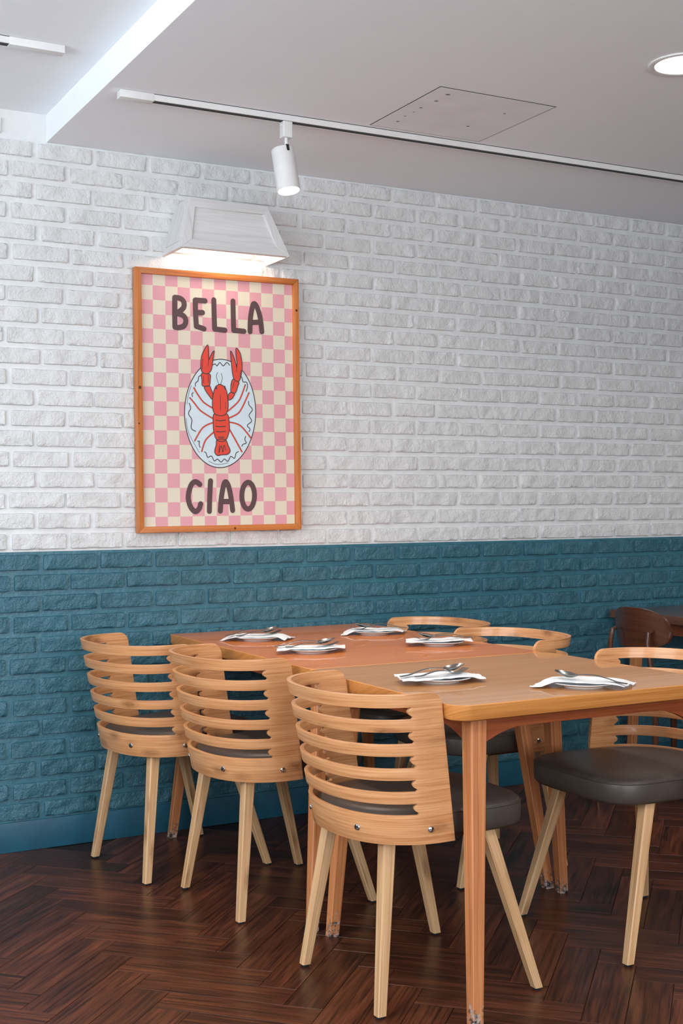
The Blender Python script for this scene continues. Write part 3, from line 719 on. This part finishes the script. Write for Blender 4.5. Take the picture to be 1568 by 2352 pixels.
def leg_mesh(mb, top, foot, w0, w1, ch=.28):
    top, foot = Vector(top), Vector(foot); rings = []
    out = Vector((foot.x - top.x, foot.y - top.y, 0)); 
    for f_ in (0, .12, .5, 1):
        p = top.lerp(foot, f_); h = (w0 + (w1 - w0) * f_) / 2; c_ = h * ch * 2
        rings.append([(p.x + a * h, p.y + b_ * h, p.z) for a, b_ in ((-1 + ch, -1), (1 - ch, -1), (1, -1 + ch), (1, 1 - ch), (1 - ch, 1), (-1 + ch, 1), (-1, 1 - ch), (-1, -1 + ch))])
    o = len(mb.v); L = (foot - top).length; n = 8
    for r in rings: mb.v += r
    per = [0, .7, 1, 1.7, 2, 2.7, 3, 3.7, 4]
    fs = (0, .12, .5, 1)
    for i in range(3):
        for j in range(n):
            k = (j + 1) % n
            mb.face([o + i * n + j, o + i * n + k, o + (i + 1) * n + k, o + (i + 1) * n + j], [(fs[i] * L, per[j] * w0), (fs[i] * L, per[j + 1] * w0), (fs[i + 1] * L, per[j + 1] * w0), (fs[i + 1] * L, per[j] * w0)])
    mb.face([o + j for j in range(n)][::-1], [(.3 * p.x, p.y) for p in [Vector(q_) for q_ in rings[0]]][::-1])
    mb.face([o + 3 * n + j for j in range(n)], [(.3 * p.x, p.y) for p in [Vector(q_) for q_ in rings[3]]])
CHAIR_LEGS = [((-.165, -.140, .40), (-.218, -.193, .006)), ((-.165, .140, .40), (-.218, .193, .006)), ((.095, -.178, .40), (.208, -.230, .006)), ((.095, .178, .40), (.208, .230, .006))]
def make_chair():
    t = empty('dining_chair')
    sh = make_shell().build('backrest', M['bamboo'], t, 40, bevel=.0022)
    # four chrome bolt heads
    for s in (.085, .335, .665, .915):
        z = .432; p, nn, L = at_plan(s, z); P3 = Vector((p.x, p.y, z)); n3 = Vector((nn.x, nn.y, 0)); a = Vector((0, 0, 1)); b_ = n3.cross(a)
        mb = MB(); mb.loft([[tuple(P3 + n3 * h + (a * cos(k) + b_ * sin(k)) * r) for k in [2 * pi * i / 14 for i in range(14)]] for r, h in ((.0078, -.001), (.0078, .0012), (.0062, .0034), (.003, .0044), (.0008, .0046))], True)
        mb.build('bolt_head', M['chrome'], sh)
    # padded seat, wider at the front, hugging the shell at the back
    def ring(z, inset, n=60):
        out = []
        for k in range(n):
            a = 2 * pi * k / n; c_, s_ = cos(a), sin(a); ex = .46 if c_ > 0 else .80
            xx = math.copysign(abs(c_) ** ex, c_); yy = math.copysign(abs(s_) ** ex, s_)
            hx = (.232 - inset) if c_ > 0 else (.235 - inset); hy = .212 - inset + (.010 if c_ > 0 else -.012 * abs(c_))
            out.append((hx * xx - .005, hy * yy * (1 - .05 * (1 - xx) / 2), z))
        return out
    mb = MB(); mb.loft([ring(.402, .016), ring(.404, .006), ring(.412, .001), ring(.430, 0), ring(.452, .0), ring(.462, .003), ring(.4685, .010), ring(.472, .022), ring(.4755, .06), ring(.4775, .12), ring(.478, .19)], True)
    st = mb.build('seat', M['leather'], t, 60)
    mb = MB(); r_ = ring(.4595, .0012); mb.tube(r_ + [r_[0]], .0022, 6, 0); mb.build('piping', M['leather'], st)
    mb = MB(); mb.loft([super_ring(-.01, 0, .165, .165, z, 4) for z in (.388, .403)]); mb.build('seat_frame', M['dark_wood'], t)
    for tp, ft in CHAIR_LEGS:
        mb = MB(); leg_mesh(mb, tp, ft, .034, .0235, .2); lg = mb.build('leg', M['bamboo_leg'], t, 0)
        mb = MB(); mb.loft([[(ft[0] + r * cos(k), ft[1] + r * sin(k), z) for k in [2 * pi * i / 14 for i in range(14)]] for r, z in ((.009, 0.0002), (.010, .002), (.010, .0065))]); mb.build('foot_glide', M['rubber'], lg)
    return t
proto = make_chair()
chairs = [
    ((1.684, 2.771), .5, 'left', 'bamboo slat-back chair nearest the camera, overlapping the near table corner', 'bamboo chairs on the left side'),
    ((1.660, 3.557), 3, 'left', 'bamboo slat-back chair in the middle of the left row, behind the nearest chair', 'bamboo chairs on the left side'),
    ((1.532, 4.057), 7.5, 'left', 'bamboo slat-back chair standing next to the teal wall, farthest of the left row', 'bamboo chairs on the left side'),
    ((2.403, 2.785), 180, 'right', 'bamboo chair across the near table with its dark padded seat showing', 'bamboo chairs on the right side'),
    ((2.390, 3.545), 180, 'right', 'bamboo chair behind the far table, middle of the right side row', 'bamboo chairs on the right side'),
    ((2.410, 4.042), 180, 'right', 'bamboo chair across the far table, its back rim close to the teal wall', 'bamboo chairs on the right side')]
for i, ((x, y), a, sd, lab, grp) in enumerate(chairs):
    o = proto if i == 0 else copy_tree(proto)
    o.location = (x, y, 0); o.rotation_euler = (0, 0, radians(a)); tag(o, lab, 'chair', grp)

# ------------------------------------------------------------------ tables
def table(name, x0, x1, y0, y1, mtop, legs, label, rr=.045):
    t = empty(name, ((x0 + x1) / 2, (y0 + y1) / 2, 0)); tag(t, label, 'table', 'dining tables pushed end to end')
    cx, cy = t.location.x, t.location.y
    a0, a1, b0, b1 = x0 - cx, x1 - cx, y0 - cy, y1 - cy
    mb = MB(); R = lambda ins, z: round_rect(a0 + ins, a1 - ins, b0 + ins, b1 - ins, max(rr - ins * .5, .012), z, 7)
    mb.loft([R(.010, .688), R(.003, .692), R(0, .701), R(0, .7265), R(.0012, .7277)], True, 0); mb.build('tabletop_edge', M['table_edge'], t, 30)
    mb = MB(); mb.loft([R(.0012, .7268), R(.0025, .7280)], True, 0); mb.build('tabletop', mtop, t, 0)
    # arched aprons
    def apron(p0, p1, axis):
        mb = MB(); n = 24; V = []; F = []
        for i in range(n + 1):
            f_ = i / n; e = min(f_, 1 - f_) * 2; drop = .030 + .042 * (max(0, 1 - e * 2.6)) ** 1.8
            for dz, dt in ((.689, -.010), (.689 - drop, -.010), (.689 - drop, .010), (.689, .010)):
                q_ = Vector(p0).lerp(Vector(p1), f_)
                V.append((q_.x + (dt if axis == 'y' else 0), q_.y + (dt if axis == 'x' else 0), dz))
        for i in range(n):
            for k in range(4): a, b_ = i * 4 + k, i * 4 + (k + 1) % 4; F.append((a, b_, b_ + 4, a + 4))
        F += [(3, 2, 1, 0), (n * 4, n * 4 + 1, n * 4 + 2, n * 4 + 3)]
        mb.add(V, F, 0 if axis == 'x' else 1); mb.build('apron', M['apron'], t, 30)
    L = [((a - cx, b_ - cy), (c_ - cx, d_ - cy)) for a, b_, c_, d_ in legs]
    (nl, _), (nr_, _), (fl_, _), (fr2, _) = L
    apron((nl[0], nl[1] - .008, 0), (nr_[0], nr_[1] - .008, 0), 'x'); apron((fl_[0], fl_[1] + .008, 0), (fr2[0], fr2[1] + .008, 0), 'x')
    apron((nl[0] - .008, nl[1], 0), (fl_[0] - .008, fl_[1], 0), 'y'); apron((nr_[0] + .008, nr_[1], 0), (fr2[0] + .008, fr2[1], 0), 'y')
    for tp, ft in L:
        mb = MB(); leg_mesh(mb, (tp[0], tp[1], .690), (ft[0], ft[1], 0.0003), .046, .029, .16); mb.build('leg', M['table_leg'], t, 0)
    return t
table('dining_table', 1.622, 2.466, 2.476, 3.248, M['table'], [(1.712, 2.540, 1.632, 2.425), (2.395, 2.540, 2.455, 2.43), (1.700, 3.13, 1.632, 3.130), (2.405, 3.155, 2.433, 3.135)],
      'tan wooden table nearest the camera with rounded corners and a scuffed leg')
table('dining_table', 1.632, 2.452, 3.251, 4.402, M['table_far'], [(1.70, 3.32, 1.600, 3.190), (2.385, 3.32, 2.425, 3.195), (1.70, 4.31, 1.615, 4.345), (2.385, 4.31, 2.445, 4.345)],
      'reddish orange wooden table against the teal wall with a sharp far corner', .012)

# ------------------------------------------------------------------ place settings
ZTB = .7280
def make_plate():
    mb = MB(); mb.lathe([(.001, .003), (.044, .003), (.048, 0.0003), (.052, .0004), (.0545, .0042), (.070, .0080), (.0835, .0116), (.0850, .0126), (.0838, .0136), (.068, .0104), (.052, .0070), (.044, .0062), (.001, .0060)], 56)
    return mb.build('plate', M['porcelain'], None, 50)
def make_napkin(seed, lx=.225, ly=.115, skew=.25):
    mb = MB(); nx, ny = 30, 16; V = []; V2 = []
    for j in range(ny + 1):
        for i in range(nx + 1):
            u, v = i / nx - .5, j / ny - .5
            x = u * lx + v * skew * ly; y = v * ly + .010 * sin(u * 9 + seed)
            x += .003 * noise.noise(Vector((v * 30, seed, 1))) * (abs(u) > .46)
            r = math.hypot(x, y)
            z = .0172 if r > .07 else .0142 + .0030 * (r / .07) ** 2
            if r > .089: z -= min((r - .089) * (.22 + .20 * sin(seed * 2 + u * 5)), .0120)
            z += .0016 * noise.noise(Vector((x * 45, y * 45, seed))) + .0012 * sin(v * 14 + seed)
            V.append((x, y, max(z, .0035)))
    n = len(V); top = V; bot = [(x, y, z - .0014) for x, y, z in V]
    F = []
    for j in range(ny):
        for i in range(nx):
            a = j * (nx + 1) + i; F.append((a, a + 1, a + nx + 2, a + nx + 1)); F.append((a + n + nx + 1, a + n + nx + 2, a + n + 1, a + n))
    ed = [(i, i + 1) for i in range(nx)] + [(ny * (nx + 1) + i + 1, ny * (nx + 1) + i) for i in range(nx)] + [((j + 1) * (nx + 1), j * (nx + 1)) for j in range(ny)] + [(j * (nx + 1) + nx, (j + 1) * (nx + 1) + nx) for j in range(ny)]
    for a, b_ in ed: F.append((b_, a, a + n, b_ + n))
    mb.add(top + bot, F, 0)
    return mb.build('napkin', M['paper'], None, 50)
def handle(mb, L=.122, arch=.007):
    rings = []
    for k in range(19):
        f_ = k / 18; x = -L * f_; wd = .0032 + .0042 * (f_ ** 1.5) * (1 if f_ < .93 else .75); z = arch * sin(pi * min(f_ * 1.15 + .08, 1)) * 1.0 + .002 * (1 - f_); t_ = .0013
        rings.append([(x, wd, z), (x, wd * .6, z + t_), (x, -wd * .6, z + t_), (x, -wd, z), (x, -wd * .6, z - t_ * .6), (x, wd * .6, z - t_ * .6)])
    mb.loft(rings, True, 0)
def make_spoon():
    t = empty('spoon'); mb = MB(); n = 22; rings = []
    for sgn in (0, 1):
        for k in (range(0, 8) if sgn == 0 else range(7, -1, -1)):
            f_ = k / 7; zz = -.0085 * (1 - f_ * f_) + (0 if sgn == 0 else .0013)
            rings.append([(.028 + .0290 * f_ * cos(a) * (1 + .10 * cos(a)), .0190 * f_ * sin(a), zz + .0085 + (0.0) + .10 * (.028 + .029 * f_ * cos(a))) for a in [2 * pi * i / n for i in range(n)]] if f_ > 0 else [(.028 + .0004 * cos(a), .0004 * sin(a), zz + .0085 + .10 * .028) for a in [2 * pi * i / n for i in range(n)]])
    mb.loft(rings, True, 0); mb.build('bowl', M['steel'], t, 60)
    mb = MB(); handle(mb); h = mb.build('handle', M['steel'], t, 60); h.location = (.0025, 0, .0075)
    return t
def make_fork():
    t = empty('fork'); mb = MB()
    V = []; 
    out = [(-.004, .0028), (.004, .006), (.012, .0105), (.022, .0118)]
    rings = []
    for x, wd in out: z = .0095 - .004 * sin(pi * x / .03) * 1; rings.append([(x, wd, z), (x, -wd, z), (x, -wd, z - .0013), (x, wd, z - .0013)])
    mb.loft(rings, True, 0); mb.build('fork_neck', M['steel'], t, 40)
    for k in range(4):
        yc = -.0099 + k * .0066; rg = []
        for f_ in (0, .3, .6, .85, 1):
            x = .0215 + .034 * f_; z = .0066 + .0105 * f_ ** 1.6; wd = .0020 * (1 - .35 * f_)
            rg.append([(x, yc + wd, z), (x, yc - wd, z), (x, yc - wd, z - .0013), (x, yc + wd, z - .0013)])
        mb = MB(); mb.loft(rg, True, 0); mb.build('tine', M['steel'], t, 40)
    mb = MB(); handle(mb); h = mb.build('handle', M['steel'], t, 60); h.location = (-.001, 0, .0068)
    return t
# x, y, napkin angle, cutlery angle, napkin size, place words
sets = [
    (1.812, 2.850, -5, 4, .235, 'on the near table beside the nearest chair'),
    (2.080, 2.585, -42, 122, .235, 'at the front edge of the near table'),
    (1.824, 3.628, -14, -12, .225, 'on the far table beside the middle chair'),
    (1.827, 4.050, -30, 2, .225, 'at the far left corner of the far table'),
    (2.283, 3.592, 164, 172, .225, 'on the far table nearest the right chairs'),
    (2.272, 4.012, 156, 167, .225, 'at the middle back of the far table')]
PL0 = make_plate(); SP0 = make_spoon(); FK0 = make_fork()
for i, (x, y, an, ac, nl_, wd) in enumerate(sets):
    p = PL0 if i == 0 else copy_tree(PL0); p.location = (x, y, ZTB); tag(p, 'small white plate ' + wd, 'plate', 'small white plates on the tables')
    nk = make_napkin(i * 1.7 + .4, nl_); nk.location = (x, y, ZTB); nk.rotation_euler = (0, 0, radians(an)); tag(nk, 'white paper napkin draped over the plate ' + wd, 'napkin', 'paper napkins on the plates')
    s_ = SP0 if i == 0 else copy_tree(SP0); f_ = FK0 if i == 0 else (copy_tree(FK0) if i != 1 else None)
    ca, sa = cos(radians(ac)), sin(radians(ac))
    def put(o, dx, dy, dz, a, tilt=0.0):
        o.location = (x + dx * ca - dy * sa, y + dx * sa + dy * ca, ZTB + dz); o.rotation_euler = (0, tilt, radians(ac + a))
    if f_ is not None: put(f_, .034, -.003, .0140, 5)
    put(s_, .014, .003, .0215 if f_ is not None else .0165, -4, radians(-4)); s_.scale = (1.1, 1.1, 1.1)
    if f_ is not None: tag(f_, 'steel fork lying on the napkin ' + wd, 'fork', 'forks on the napkins')
    tag(s_, 'steel spoon resting on the napkin ' + wd, 'spoon', 'spoons on the napkins')

# ------------------------------------------------------------------ dark furniture farther along the wall
def dark_chair(x, y, rz, label):
    t = empty('plywood_chair', (x, y, 0), rz); tag(t, label, 'chair', 'dark chairs at the back table')
    mb = MB(); nu, nv = 28, 12; V = []; F = []; n_ = (nu + 1) * (nv + 1)
    for side in (0, 1):
        for j in range(nv + 1):
            for i in range(nu + 1):
                u = i / nu * 2 - 1; v = j / nv * 2 - 1
                half = (1 - abs(u) ** 3.2) ** (1 / 2.2) if abs(u) < 1 else 0
                half = max(half, .02); yy = u * .155; xx = .060 * u * u - .004 * v + (0 if side == 0 else .011)
                V.append((xx - .2, yy, .715 + .078 * half * v - .010 * u * u))
    for j in range(nv):
        for i in range(nu): a = j * (nu + 1) + i; F.append((a, a + 1, a + nu + 2, a + nu + 1)); F.append((a + n_ + nu + 1, a + n_ + nu + 2, a + n_ + 1, a + n_))
    for i in range(nu):
        for j in (0, nv): a = j * (nu + 1) + i; F.append((a, a + 1, a + 1 + n_, a + n_))
    for j in range(nv):
        for i in (0, nu): a = j * (nu + 1) + i; F.append((a, a + nu + 1, a + nu + 1 + n_, a + n_))
    mb.add(V, F, 1); mb.build('back_panel', M['dark_wood'], t, 50)
    for s_ in (-1, 1):
        mb = MB(); mb.tube([(-.185, .100 * s_, .705), (-.205, .100 * s_, .700), (-.212, .102 * s_, .66), (-.205, .135 * s_, .45), (-.235, .16 * s_, .0005)], [.007, .009, .010, .013, .009], 10, 2); mb.build('rear_post', M['dark_wood'], t)
        mb = MB(); mb.tube([(.16, .14 * s_, .44), (.19, .17 * s_, .0005)], [.015, .010], 10, 2); mb.build('leg', M['dark_wood'], t)
    mb = MB(); mb.loft([super_ring(-.01, 0, .205, .20, .43, 3.4), super_ring(-.01, 0, .21, .205, .44, 3.4), super_ring(-.01, 0, .21, .205, .455, 3.4), super_ring(-.01, 0, .19, .185, .468, 3.4)]); mb.build('seat', M['leather'], t, 50)
dark_chair(3.51, 3.83, radians(2), 'dark brown plywood chair at the back table, beyond the rounded bamboo backs')
bt = empty('back_table', (4.13, 3.97, 0)); tag(bt, 'dark brown table at the right edge, standing against the teal wall', 'table')
mb = MB(); mb.loft([round_rect(-.46, .46, -.42, .42, .02, z) for z in (.694, .728)], True, 0); mb.build('tabletop', M['dark_table'], bt, 30, bevel=.003)
mb = MB(); mb.loft([round_rect(-.40, .40, -.36, .36, .01, z) for z in (.640, .695)], True, 0); mb.build('apron', M['apron'], bt, 30)
for sx in (-1, 1):
    for sy in (-1, 1):
        mb = MB(); leg_mesh(mb, (.37 * sx, .33 * sy, .65), (.39 * sx, .36 * sy, 0.0003), .045, .03, .2); mb.build('leg', M['table_leg'], bt, 25)
p = copy_tree(PL0); p.location = (4.13, 4.20, .7285); tag(p, 'small white plate on the dark back table at the right edge', 'plate', 'small white plates on the tables')
nk = make_napkin(9.1, .2); nk.location = (4.13, 4.20, .7285); tag(nk, 'white napkin on the plate of the dark back table', 'napkin', 'paper napkins on the plates')
